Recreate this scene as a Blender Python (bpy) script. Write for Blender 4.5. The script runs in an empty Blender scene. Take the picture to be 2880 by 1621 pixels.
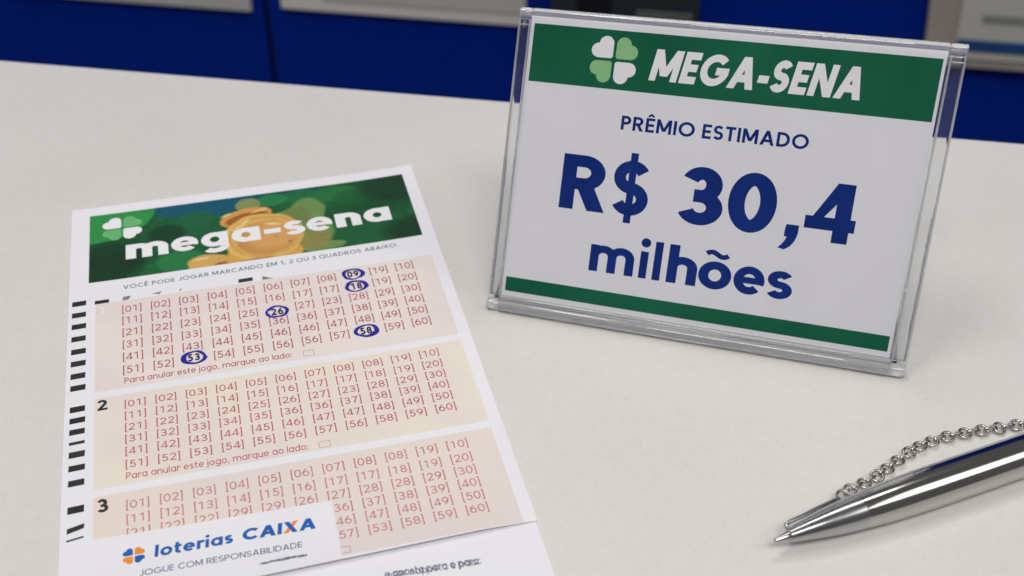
import bpy, bmesh, math, random
from mathutils import Vector, Matrix
random.seed(7)
SC = bpy.context.scene
COL = SC.collection
MM = 0.001

# ------------------------------------------------------------------ camera
cd = bpy.data.cameras.new('camera')
cam = bpy.data.objects.new('camera', cd)
COL.objects.link(cam)
SC.camera = cam
pitch, roll = math.radians(38.18812), math.radians(0.52091)
fwd = Vector((0, math.cos(pitch), -math.sin(pitch)))
rgt = Vector((1, 0, 0))
upv = rgt.cross(fwd)
R2 = math.cos(roll) * rgt + math.sin(roll) * upv
U2 = -math.sin(roll) * rgt + math.cos(roll) * upv
M = Matrix((R2, U2, -fwd)).transposed().to_4x4()
M.translation = Vector((0, 0, 0.17389))
cam.matrix_world = M
cd.sensor_width = 36
cd.lens = 43.224
cd.clip_start = 0.01
cd.clip_end = 50
cd.dof.use_dof = True
cd.dof.focus_distance = 0.252
cd.dof.aperture_fstop = 20

# ------------------------------------------------------------------ light
world = bpy.data.worlds.new('World')
SC.world = world
world.use_nodes = True
bg = world.node_tree.nodes['Background']
bg.inputs[0].default_value = (0.86, 0.86, 0.86, 1)
bg.inputs[1].default_value = 0.13


def area(name, loc, target, sx, sy, power, col=(1, 0.985, 0.96)):
    l = bpy.data.lights.new(name, 'AREA')
    l.shape = 'RECTANGLE'
    l.size, l.size_y, l.energy, l.color = sx, sy, power, col
    o = bpy.data.objects.new(name, l)
    COL.objects.link(o)
    o.location = loc
    o.rotation_euler = (Vector(target) - Vector(loc)).to_track_quat('-Z', 'Y').to_euler()
    return o


area('ceiling_lamp', (-0.95, 0.32, 2.45), (-0.92, 0.32, 0), 1.00, 0.50, 16.3)
area('ceiling_lamp', (0.15, 1.40, 2.45), (0.15, 1.30, 0), 1.50, 0.40, 12.3)
area('ceiling_lamp', (0.05, -1.15, 2.50), (0.05, -0.80, 0), 1.70, 0.65, 44.5)
area('ceiling_lamp', (2.45, -0.62, 2.50), (2.45, -0.55, 0), 1.80, 1.35, 22.0)

SC.render.engine = 'CYCLES'
cy = SC.cycles
cy.use_denoising = True
cy.max_bounces = 14
cy.transmission_bounces = 12
cy.transparent_max_bounces = 24
cy.glossy_bounces = 6
cy.caustics_refractive = True
cy.caustics_reflective = True
cy.sample_clamp_indirect = 6
cy.blur_glossy = 0.3
SC.view_settings.view_transform = 'Standard'
SC.view_settings.look = 'None'
SC.view_settings.gamma = 1
SC.view_settings.exposure = 0
SC.view_settings.use_curve_mapping = False


# ------------------------------------------------------------------ materials
def srgb(r, g, b):
    f = lambda c: (c / 255 / 12.92) if c / 255 <= 0.04045 else ((c / 255 + 0.055) / 1.055) ** 2.4
    return (f(r), f(g), f(b), 1)


class NT:
    def __init__(s, name):
        s.m = bpy.data.materials.new(name)
        s.m.use_nodes = True
        s.t = s.m.node_tree
        s.p = s.t.nodes['Principled BSDF']
        s.out = s.t.nodes['Material Output']

    def n(s, kind, **kw):
        nd = s.t.nodes.new(kind)
        for k, v in kw.items():
            setattr(nd, k, v)
        return nd

    def l(s, a, b):
        s.t.links.new(a, b)

    def coord(s):
        return s.n('ShaderNodeTexCoord').outputs['Object']

    def noise(s, scale, detail=3, rough=0.5, vec=None):
        nd = s.n('ShaderNodeTexNoise')
        nd.inputs['Scale'].default_value = scale
        nd.inputs['Detail'].default_value = detail
        nd.inputs['Roughness'].default_value = rough
        s.l(vec if vec is not None else s.coord(), nd.inputs['Vector'])
        return nd.outputs['Fac']

    def mix(s, fac, a, b):
        nd = s.n('ShaderNodeMix', data_type='RGBA')
        for i, v in ((0, fac), (6, a), (7, b)):
            if hasattr(v, 'is_linked'):
                s.l(v, nd.inputs[i])
            else:
                nd.inputs[i].default_value = v
        return nd.outputs[2]

    def mapr(s, v, a, b, c=0.0, d=1.0, smooth=False):
        nd = s.n('ShaderNodeMapRange')
        if smooth:
            nd.interpolation_type = 'SMOOTHSTEP'
        s.l(v, nd.inputs[0])
        for i, x in enumerate((a, b, c, d)):
            nd.inputs[i + 1].default_value = x
        return nd.outputs[0]

    def math(s, op, a, b=None):
        nd = s.n('ShaderNodeMath', operation=op)
        for i, v in enumerate((a, b)):
            if v is None:
                continue
            if hasattr(v, 'is_linked'):
                s.l(v, nd.inputs[i])
            else:
                nd.inputs[i].default_value = v
        return nd.outputs[0]

    def bump(s, h, dist, strength=1.0):
        nd = s.n('ShaderNodeBump')
        nd.inputs['Strength'].default_value = strength
        nd.inputs['Distance'].default_value = dist
        s.l(h, nd.inputs['Height'])
        s.l(nd.outputs[0], s.p.inputs['Normal'])


def printed(name, col, var=0.10, rough=0.5, col2=None, scale=160):
    """ink on paper: slight blotchy density, paper-like gloss"""
    t = NT(name)
    f = t.mapr(t.noise(scale, 4, 0.6), 0.3, 0.7)
    c2 = col2 or tuple(min(1, c * (1 + var) + 0.004 * var * 10) for c in col[:3]) + (1,)
    c1 = tuple(c * (1 - var) for c in col[:3]) + (1,)
    t.l(t.mix(f, c1, c2), t.p.inputs['Base Color'])
    t.p.inputs['Roughness'].default_value = rough
    t.p.inputs['Specular IOR Level'].default_value = 0.35
    return t.m


def paper_mat(name, col, bump=0.00002, thru=0.0):
    t = NT(name)
    f = t.mapr(t.noise(90, 4, 0.55), 0.3, 0.7)
    c1 = tuple(c * 0.975 for c in col[:3]) + (1,)
    t.l(t.mix(f, c1, col), t.p.inputs['Base Color'])
    t.p.inputs['Roughness'].default_value = 0.6
    t.p.inputs['Specular IOR Level'].default_value = 0.3
    t.bump(t.noise(2600, 3, 0.6), bump, 0.6)
    if thru:
        tl = t.n('ShaderNodeBsdfTranslucent')
        tl.inputs[0].default_value = col
        mx = t.n('ShaderNodeMixShader')
        mx.inputs[0].default_value = thru
        t.l(t.p.outputs[0], mx.inputs[1])
        t.l(tl.outputs[0], mx.inputs[2])
        t.l(mx.outputs[0], t.out.inputs['Surface'])
    return t.m


def simple(name, col, rough=0.5, metal=0.0, spec=0.5):
    t = NT(name)
    f = t.mapr(t.noise(60, 3, 0.5), 0.3, 0.7)
    t.l(t.mix(f, tuple(c * 0.94 for c in col[:3]) + (1,), col), t.p.inputs['Base Color'])
    t.p.inputs['Roughness'].default_value = rough
    t.p.inputs['Metallic'].default_value = metal
    t.p.inputs['Specular IOR Level'].default_value = spec
    return t.m


def counter_mat():
    t = NT('off_white_laminate')
    big = t.mapr(t.noise(14, 4, 0.6), 0.35, 0.65)
    base = t.mix(big, (0.655, 0.638, 0.612, 1), (0.690, 0.673, 0.647, 1))
    speck = t.mapr(t.noise(1900, 2, 0.5), 0.52, 0.72, 0, 0.55)
    base = t.mix(speck, base, (0.56, 0.54, 0.51, 1))
    mott = t.mapr(t.noise(420, 4, 0.65), 0.35, 0.65, 0, 0.35)
    base = t.mix(mott, base, (0.735, 0.72, 0.695, 1))
    dots = t.n('ShaderNodeTexVoronoi')
    dots.inputs['Scale'].default_value = 120
    t.l(t.coord(), dots.inputs['Vector'])
    rare = t.math('MULTIPLY', t.math('LESS_THAN', dots.outputs['Distance'], 0.035),
                  t.math('GREATER_THAN', t.noise(37, 1), 0.60))
    base = t.mix(t.math('MULTIPLY', rare, 0.35), base, (0.30, 0.29, 0.27, 1))
    t.l(base, t.p.inputs['Base Color'])
    rg = t.mapr(t.noise(30, 4, 0.6), 0.3, 0.7, 0.30, 0.42)
    t.l(rg, t.p.inputs['Roughness'])
    t.p.inputs['Specular IOR Level'].default_value = 0.42
    t.bump(t.noise(1500, 3, 0.6), 0.00002, 0.5)
    return t.m


def acrylic_mat(name, haze=0.05, rough=0.015):
    t = NT(name)
    p = t.p
    p.inputs['Base Color'].default_value = (0.975, 0.985, 1.0, 1)
    p.inputs['Transmission Weight'].default_value = 1
    p.inputs['IOR'].default_value = 1.49
    p.inputs['Roughness'].default_value = rough
    d = t.n('ShaderNodeBsdfDiffuse')
    d.inputs[0].default_value = (0.80, 0.81, 0.84, 1)
    tr = t.n('ShaderNodeBsdfTranslucent')
    tr.inputs[0].default_value = (0.80, 0.81, 0.84, 1)
    m0 = t.n('ShaderNodeMixShader')
    m0.inputs[0].default_value = 0.45
    t.l(d.outputs[0], m0.inputs[1])
    t.l(tr.outputs[0], m0.inputs[2])
    mx = t.n('ShaderNodeMixShader')
    dust = t.mapr(t.noise(900, 2, 0.5), 0.68, 0.78, 0, 0.25)
    smear = t.mapr(t.noise(45, 4, 0.6), 0.35, 0.75, haze * 0.6, haze * 1.6)
    t.l(t.math('ADD', dust, smear), mx.inputs[0])
    t.l(p.outputs[0], mx.inputs[1])
    t.l(m0.outputs[0], mx.inputs[2])
    t.l(mx.outputs[0], t.out.inputs['Surface'])
    return t.m


def fold_mat(name):
    """thick bent acrylic: clear, slightly milky, with sharp gloss"""
    t = NT(name)
    p = t.p
    streak = t.n('ShaderNodeMapping')
    streak.inputs['Scale'].default_value = (25, 700, 700)
    t.l(t.coord(), streak.inputs['Vector'])
    f = t.noise(1.0, 3, 0.5, streak.outputs[0])
    t.l(t.mix(t.mapr(f, 0.3, 0.7), (0.93, 0.935, 0.955, 1), (0.97, 0.97, 0.98, 1)), p.inputs['Base Color'])
    t.l(t.mapr(f, 0.3, 0.7, 0.80, 0.70), p.inputs['Transmission Weight'])
    p.inputs['IOR'].default_value = 1.49
    p.inputs['Roughness'].default_value = 0.012
    return t.m


def clear_sheet_mat():
    """thin clear sheet: no visible refraction, only its gloss"""
    t = NT('clear_front_sheet')
    tr = t.n('ShaderNodeBsdfTransparent')
    tr.inputs[0].default_value = (0.994, 0.995, 0.997, 1)
    gl = t.n('ShaderNodeBsdfGlossy')
    gl.inputs['Roughness'].default_value = 0.06
    fr = t.n('ShaderNodeFresnel')
    geo = t.n('ShaderNodeNewGeometry')          # same reflectance on either side of each face
    t.l(t.mapr(geo.outputs['Backfacing'], 0, 1, 1.24, 1 / 1.24), fr.inputs[0])
    mx = t.n('ShaderNodeMixShader')
    t.l(fr.outputs[0], mx.inputs[0])
    t.l(tr.outputs[0], mx.inputs[1])
    t.l(gl.outputs[0], mx.inputs[2])
    t.l(mx.outputs[0], t.out.inputs['Surface'])
    return t.m


def steel_mat(name, col, rough, scr=0.0):
    t = NT(name)
    t.p.inputs['Base Color'].default_value = col
    t.p.inputs['Metallic'].default_value = 1
    r = t.mapr(t.noise(70, 3, 0.5), 0.3, 0.7, rough * 0.85, rough * 1.2)
    t.l(r, t.p.inputs['Roughness'])
    if scr:
        t.bump(t.noise(1200, 4, 0.7), 0.000004, scr)
    return t.m


M_COUNTER = counter_mat()
M_EDGE = simple('counter_edge_band', (0.60, 0.57, 0.55, 1), 0.45)
M_PAPER = paper_mat('slip_paper', (0.815, 0.805, 0.850, 1))
M_CARD = paper_mat('sign_paper', (0.815, 0.805, 0.855, 1), thru=0.10)
M_INK_BLACK = printed('black_ink', (0.022, 0.019, 0.020, 1), 0.25)
M_INK_GREY = printed('worn_grey_ink', (0.20, 0.19, 0.20, 1), 0.5, scale=900)
M_INK_RED = printed('dark_red_ink', (0.44, 0.080, 0.110, 1), 0.12)
M_INK_RED2 = printed('red_ink', (0.50, 0.110, 0.130, 1), 0.12)
M_INK_RED3 = printed('pale_red_ink', (0.56, 0.20, 0.20, 1), 0.15)
M_INK_PINKBOX = printed('box_outline_ink', (0.50, 0.26, 0.24, 1), 0.15)
M_INK_GREEN = printed('green_text_ink', (0.020, 0.14, 0.10, 1), 0.15)
M_PEN_INK = printed('ballpoint_blue_ink', (0.020, 0.016, 0.30, 1), 0.30, 0.35, scale=1500)
M_PEN_INK_DARK = printed('ballpoint_navy_ink', (0.008, 0.008, 0.07, 1), 0.3, 0.35, scale=1500)
M_WHITE_INK = paper_mat('white_lettering', (0.84, 0.83, 0.86, 1))
M_PALE = printed('pale_white_numeral', (0.83, 0.80, 0.80, 1), 0.02)
M_LEAF = printed('pale_green_leaf_ink', (0.14, 0.44, 0.17, 1), 0.08)
M_SIGN_GREEN = printed('sign_green_ink', (0.0040, 0.108, 0.056, 1), 0.14, 0.4, scale=45)
M_SIGN_LEAF = printed('sign_leaf_ink', (0.25, 0.50, 0.235, 1), 0.06)
M_SIGN_WHITE = printed('sign_white_lettering', (0.80, 0.785, 0.825, 1), 0.02)
M_SIGN_BLUE = printed('sign_navy_ink', (0.0008, 0.022, 0.185, 1), 0.12, 0.5, scale=80)
for _m in (M_SIGN_BLUE, M_SIGN_GREEN):
    _m.node_tree.nodes['Principled BSDF'].inputs['Specular IOR Level'].default_value = 0.12
M_LOGO_BLUE = printed('logo_blue_ink', (0.010, 0.105, 0.42, 1), 0.10)
M_LOGO_ORANGE = printed('logo_orange_ink', (0.82, 0.26, 0.035, 1), 0.08)
M_TEXT_BLUE = printed('small_blue_grey_ink', (0.045, 0.055, 0.16, 1), 0.25)
M_SMUDGE = printed('smudged_ink', (0.17, 0.18, 0.26, 1), 0.6, scale=1200)
M_ACRYLIC = acrylic_mat('clear_acrylic', 0.035)
M_ACRYLIC_RIM = acrylic_mat('clear_acrylic_fold', 0.13, 0.02)
M_FOLD = fold_mat('bent_acrylic')
M_EDGE_ACRYLIC = acrylic_mat('acrylic_edge', 0.50, 0.03)
M_CLEAR = clear_sheet_mat()
M_STEEL = steel_mat('polished_steel', (0.52, 0.505, 0.485, 1), 0.13, 0.0)
M_STEEL_GREY = steel_mat('brushed_nose_steel', (0.46, 0.46, 0.47, 1), 0.21, 0.0)
M_CHAIN = steel_mat('chain_nickel', (0.46, 0.44, 0.415, 1), 0.20, 0.2)
M_BLUE = simple('blue_laminate', (0.0002, 0.0210, 0.265, 1), 0.5, 0, 0.06)
M_DARK_GAP = simple('dark_joint', (0.002, 0.006, 0.028, 1), 0.7)
M_NOTICE = paper_mat('notice_paper', (0.74, 0.71, 0.66, 1))
M_NOTICE_DIM = paper_mat('notice_paper_grey', (0.55, 0.54, 0.50, 1))
M_NOTICE_INK = simple('faded_grey_print', (0.27, 0.28, 0.26, 1), 0.6)
M_FRAME = simple('beige_frame', (0.42, 0.365, 0.31, 1), 0.5)
M_STRIPE = simple('blue_print', (0.010, 0.065, 0.22, 1), 0.5)
M_SCREEN = simple('dark_screen_glass', (0.022, 0.030, 0.036, 1), 0.35)
M_SCREEN_BLACK = simple('black_plastic', (0.005, 0.006, 0.009, 1), 0.4)
M_SCREEN_GREY = simple('grey_screen_print', (0.10, 0.11, 0.105, 1), 0.5)


def panel_mat(name, a, b, c):
    t = NT(name)
    f = t.mapr(t.noise(38, 3, 0.5), 0.36, 0.66, smooth=True)
    col = t.mix(f, a, b)
    f2 = t.mapr(t.noise(900, 3, 0.6), 0.4, 0.75, 0, 0.25)
    col = t.mix(f2, col, c)
    t.l(col, t.p.inputs['Base Color'])
    t.p.inputs['Roughness'].default_value = 0.6
    t.p.inputs['Specular IOR Level'].default_value = 0.3
    return t.m


M_PANELS = [panel_mat('pink_tint', (0.765, 0.670, 0.655, 1), (0.795, 0.720, 0.680, 1), (0.75, 0.65, 0.64, 1)),
            panel_mat('cream_pink_tint', (0.765, 0.680, 0.655, 1), (0.805, 0.735, 0.620, 1), (0.75, 0.65, 0.62, 1)),
            panel_mat('peach_tint', (0.760, 0.675, 0.655, 1), (0.780, 0.690, 0.625, 1), (0.74, 0.64, 0.61, 1))]


def banner_mat():
    """printed artwork of a gold pot and coins in painted foliage, coordinates in mm on the slip"""
    t = NT('banner_artwork_print')
    mp = t.n('ShaderNodeMapping')
    mp.inputs['Scale'].default_value = (1000, -1000, 1000)
    t.l(t.coord(), mp.inputs['Vector'])
    P = mp.outputs[0]
    sep = t.n('ShaderNodeSeparateXYZ')
    t.l(P, sep.inputs[0])
    U, V = sep.outputs[0], sep.outputs[1]
    nz = t.n('ShaderNodeTexNoise')
    nz.inputs['Scale'].default_value = 0.16
    nz.inputs['Detail'].default_value = 5
    t.l(P, nz.inputs['Vector'])
    N = nz.outputs['Fac']
    # wobble the coordinates a little so that the painted outlines are not machine-perfect
    nv = t.n('ShaderNodeTexNoise')
    nv.inputs['Scale'].default_value = 0.35
    nv.inputs['Detail'].default_value = 3
    t.l(P, nv.inputs['Vector'])
    wob = t.n('ShaderNodeVectorMath', operation='MULTIPLY_ADD')
    t.l(nv.outputs['Color'], wob.inputs[0])
    wob.inputs[1].default_value = (1.3, 1.3, 0)
    sub = t.n('ShaderNodeVectorMath', operation='SUBTRACT')
    t.l(P, sub.inputs[0])
    sub.inputs[1].default_value = (0.8, 0.8, 0)
    t.l(sub.outputs[0], wob.inputs[2])
    sw = t.n('ShaderNodeSeparateXYZ')
    t.l(wob.outputs[0], sw.inputs[0])

    def ell(cx, cy, rx, ry, rot=0, soft=0.12, wobble=True):
        a, b = (sw.outputs[0], sw.outputs[1]) if wobble else (U, V)
        dx, dy = t.math('SUBTRACT', a, cx), t.math('SUBTRACT', b, cy)
        c, s = math.cos(math.radians(rot)), math.sin(math.radians(rot))
        x = t.math('DIVIDE', t.math('ADD', t.math('MULTIPLY', dx, c), t.math('MULTIPLY', dy, s)), rx)
        y = t.math('DIVIDE', t.math('SUBTRACT', t.math('MULTIPLY', dy, c), t.math('MULTIPLY', dx, s)), ry)
        r = t.math('ADD', t.math('MULTIPLY', x, x), t.math('MULTIPLY', y, y))
        return t.mapr(r, 1 + soft, 1 - soft, 0, 1, True)

    g_mid, g_dark, g_lite = (0.010, 0.115, 0.035, 1), (0.006, 0.034, 0.012, 1), (0.022, 0.205, 0.058, 1)
    blotch = t.mapr(N, 0.36, 0.66, smooth=True)
    col = t.mix(blotch, (0.010, 0.080, 0.026, 1), g_mid)
    fine = t.n('ShaderNodeTexNoise')
    fine.inputs['Scale'].default_value = 0.55
    fine.inputs['Detail'].default_value = 6
    fine.inputs['Roughness'].default_value = 0.65
    t.l(P, fine.inputs['Vector'])
    col = t.mix(t.mapr(fine.outputs['Fac'], 0.52, 0.72, 0, 0.55), col, g_lite)
    # teal sky
    col = t.mix(ell(33, 3.5, 17, 6.5, 5, 0.55), col, (0.004, 0.090, 0.150, 1))
    col = t.mix(ell(52, 3.2, 9, 4.0, 0, 0.6), col, (0.004, 0.075, 0.085, 1))
    # foliage clumps
    for cx, cy, rx, ry, c, so in [(27, 14.5, 9, 5.2, (0.010, 0.105, 0.038, 1), .35), (29, 11.0, 4.5, 3.6, (0.012, 0.120, 0.045, 1), .3),
                                  (22, 15.5, 4.5, 4.0, (0.006, 0.040, 0.014, 1), .5), (10, 22, 8, 6.5, (0.005, 0.034, 0.013, 1), .6),
                                  (7, 27, 9, 6, g_dark, .6), (63.5, 7.6, 6.5, 3.2, (0.020, 0.170, 0.045, 1), .3),
                                  (55, 6.5, 5, 2.6, (0.014, 0.150, 0.045, 1), .3), (69, 10, 6, 3.5, (0.012, 0.110, 0.034, 1), .4),
                                  (25, 27, 5.5, 3.8, (0.020, 0.200, 0.060, 1), .35), (67, 25, 10, 5, (0.010, 0.105, 0.034, 1), .5),
                                  (79, 8, 9, 8, g_dark, .7), (82, 28, 9, 6, g_dark, .7), (71, 17, 8, 4, (0.008, 0.075, 0.022, 1), .6),
                                  (48, 6.8, 3.8, 2.6, (0.020, 0.215, 0.060, 1), .2)]:
        col = t.mix(t.math('MULTIPLY', ell(cx, cy, rx, ry, 0, so), 0.85), col, c)
    # green-gold cloud to the right of the pot
    olive = (0.170, 0.285, 0.085, 1)
    for e in [(56.3, 13.6, 4.2, 5.6, 0), (54.5, 22, 7.0, 7.5, 0), (58.5, 29.3, 5.0, 1.6, -6), (52.5, 18, 6, 6, 0)]:
        col = t.mix(t.math('MULTIPLY', ell(*e, 0.22), .9), col, olive)
    col = t.mix(ell(56.0, 26.0, 4.4, 4.0, 0, .5), col, (0.25, 0.24, 0.070, 1))
    col = t.mix(ell(53.5, 15.5, 3.5, 4.0, 0, .5), col, (0.16, 0.21, 0.060, 1))
    # foot blob lower left
    col = t.mix(ell(31.5, 29.6, 5.2, 3.4, 8, 0.2), col, (0.64, 0.390, 0.110, 1))
    col = t.mix(ell(35.3, 31.6, 3.2, 1.9, 0, 0.3), col, (0.36, 0.130, 0.025, 1))
    # dome and brim
    col = t.mix(ell(42.0, 7.6, 3.0, 3.0, 0, 0.25), col, (0.22, 0.270, 0.095, 1))
    col = t.mix(ell(41.2, 12.7, 6.6, 3.6, -14, 0.10), col, (0.66, 0.320, 0.080, 1))
    col = t.mix(ell(41.5, 13.4, 5.6, 2.4, -14, 0.25), col, (0.36, 0.120, 0.025, 1))
    # pot: body, rim, face
    col = t.mix(ell(44.2, 29.0, 9.2, 5.0, 0, 0.10), col, (0.62, 0.350, 0.080, 1))
    col = t.mix(ell(44.5, 21.8, 9.6, 9.6, 0, 0.10), col, (0.74, 0.470, 0.130, 1))
    col = t.mix(ell(45.0, 21.8, 8.6, 8.5, 0, 0.14), col, (0.52, 0.280, 0.070, 1))
    col = t.mix(ell(45.1, 22.0, 8.2, 8.1, 0, 0.14), col, (0.70, 0.420, 0.120, 1))
    col = t.mix(ell(45.2, 22.6, 7.3, 7.0, 0, 0.2), col, (0.56, 0.275, 0.075, 1))
    col = t.mix(ell(46.5, 21.6, 5.8, 5.6, 0, 0.5), col, (0.66, 0.350, 0.115, 1))
    col = t.mix(ell(43.2, 32.6, 6.0, 2.2, 0, 0.4), col, (0.37, 0.150, 0.030, 1))
    # painted glints on the gold
    for cx, cy, rx, ry, rot in [(40.0, 15.8, 2.6, .55, -42), (38.0, 19.5, .6, 2.2, 0), (36.6, 10.9, 1.6, .45, -25), (44.5, 10.6, 2.2, .4, -12),
                                (29.5, 27.6, 1.8, .4, -10), (47.5, 17.0, 2.2, .5, 18)]:
        col = t.mix(t.math('MULTIPLY', ell(cx, cy, rx, ry, rot, .7), .75), col, (0.86, 0.66, 0.30, 1))
    for e in [(50.6, 25.2, .45, .4)]:
        col = t.mix(t.math('MULTIPLY', ell(*e, 0, 0.6), .6), col, (0.10, 0.05, 0.012, 1))
    # bright green corner disc behind the clover
    col = t.mix(ell(4.3, 3.6, 15.5, 12.0, 0, 0.04, False), col, (0.030, 0.275, 0.062, 1))
    # paint grain and a thin dark border
    col = t.mix(t.mapr(fine.outputs['Fac'], 0.30, 0.46, 0.22, 0), col, (0.004, 0.030, 0.012, 1))
    t.l(col, t.p.inputs['Base Color'])
    t.p.inputs['Roughness'].default_value = 0.45
    t.p.inputs['Specular IOR Level'].default_value = 0.35
    return t.m


M_BANNER = banner_mat()


# ------------------------------------------------------------------ object helpers
def tag(o, label=None, cat=None, group=None, kind=None):
    for k, v in (('label', label), ('category', cat), ('group', group), ('kind', kind)):
        if v:
            o[k] = v
    return o


def empty(name, loc, rz=0):
    o = bpy.data.objects.new(name, None)
    COL.objects.link(o)
    o.empty_display_size = 0.01
    o.location = loc
    o.rotation_euler = (0, 0, rz)
    return o


def link_mesh(name, verts, faces, mats, parent=None, smooth=False, fidx=None, loc=None, rz=0):
    me = bpy.data.meshes.new(name)
    me.from_pydata([tuple(v) for v in verts], [], faces)
    for m in (mats if isinstance(mats, (list, tuple)) else [mats]):
        me.materials.append(m)
    if fidx:
        for p, i in zip(me.polygons, fidx):
            p.material_index = i
    if smooth:
        for p in me.polygons:
            p.use_smooth = True
    me.update()
    o = bpy.data.objects.new(name, me)
    COL.objects.link(o)
    if parent:
        o.parent = parent
    if loc is not None:
        o.location = loc
        o.rotation_euler = (0, 0, rz)
    return o


def from_bm(name, bm, mats, parent=None, smooth=False, auto=None):
    me = bpy.data.meshes.new(name)
    bm.normal_update()
    bm.to_mesh(me)
    bm.free()
    for m in (mats if isinstance(mats, (list, tuple)) else [mats]):
        me.materials.append(m)
    if smooth:
        for p in me.polygons:
            p.use_smooth = True
    if auto:
        me.set_sharp_from_angle(angle=math.radians(auto))
    o = bpy.data.objects.new(name, me)
    COL.objects.link(o)
    if parent:
        o.parent = parent
    return o


def box_bm(x0, x1, y0, y1, z0, z1, bev=0, seg=2, bm=None):
    b = bm or bmesh.new()
    r = bmesh.ops.create_cube(b, size=1)
    for v in r['verts']:
        v.co = Vector(((x0 + x1) / 2 + v.co.x * (x1 - x0), (y0 + y1) / 2 + v.co.y * (y1 - y0), (z0 + z1) / 2 + v.co.z * (z1 - z0)))
    if bev:
        es = {e for v in r['verts'] for e in v.link_edges}
        bmesh.ops.bevel(b, geom=list(es), offset=bev, segments=seg, profile=0.5, affect='EDGES')
    return b


# ------------------------------------------------------------------ stroke lettering
XH = 0.74


def arc(cx, cy, rx, ry, a0, a1, n=None):
    n = n or max(6, int(abs(a1 - a0) / 11))
    return [(cx + rx * math.cos(math.radians(a0 + (a1 - a0) * i / n)), cy + ry * math.sin(math.radians(a0 + (a1 - a0) * i / n))) for i in range(n + 1)]


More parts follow.
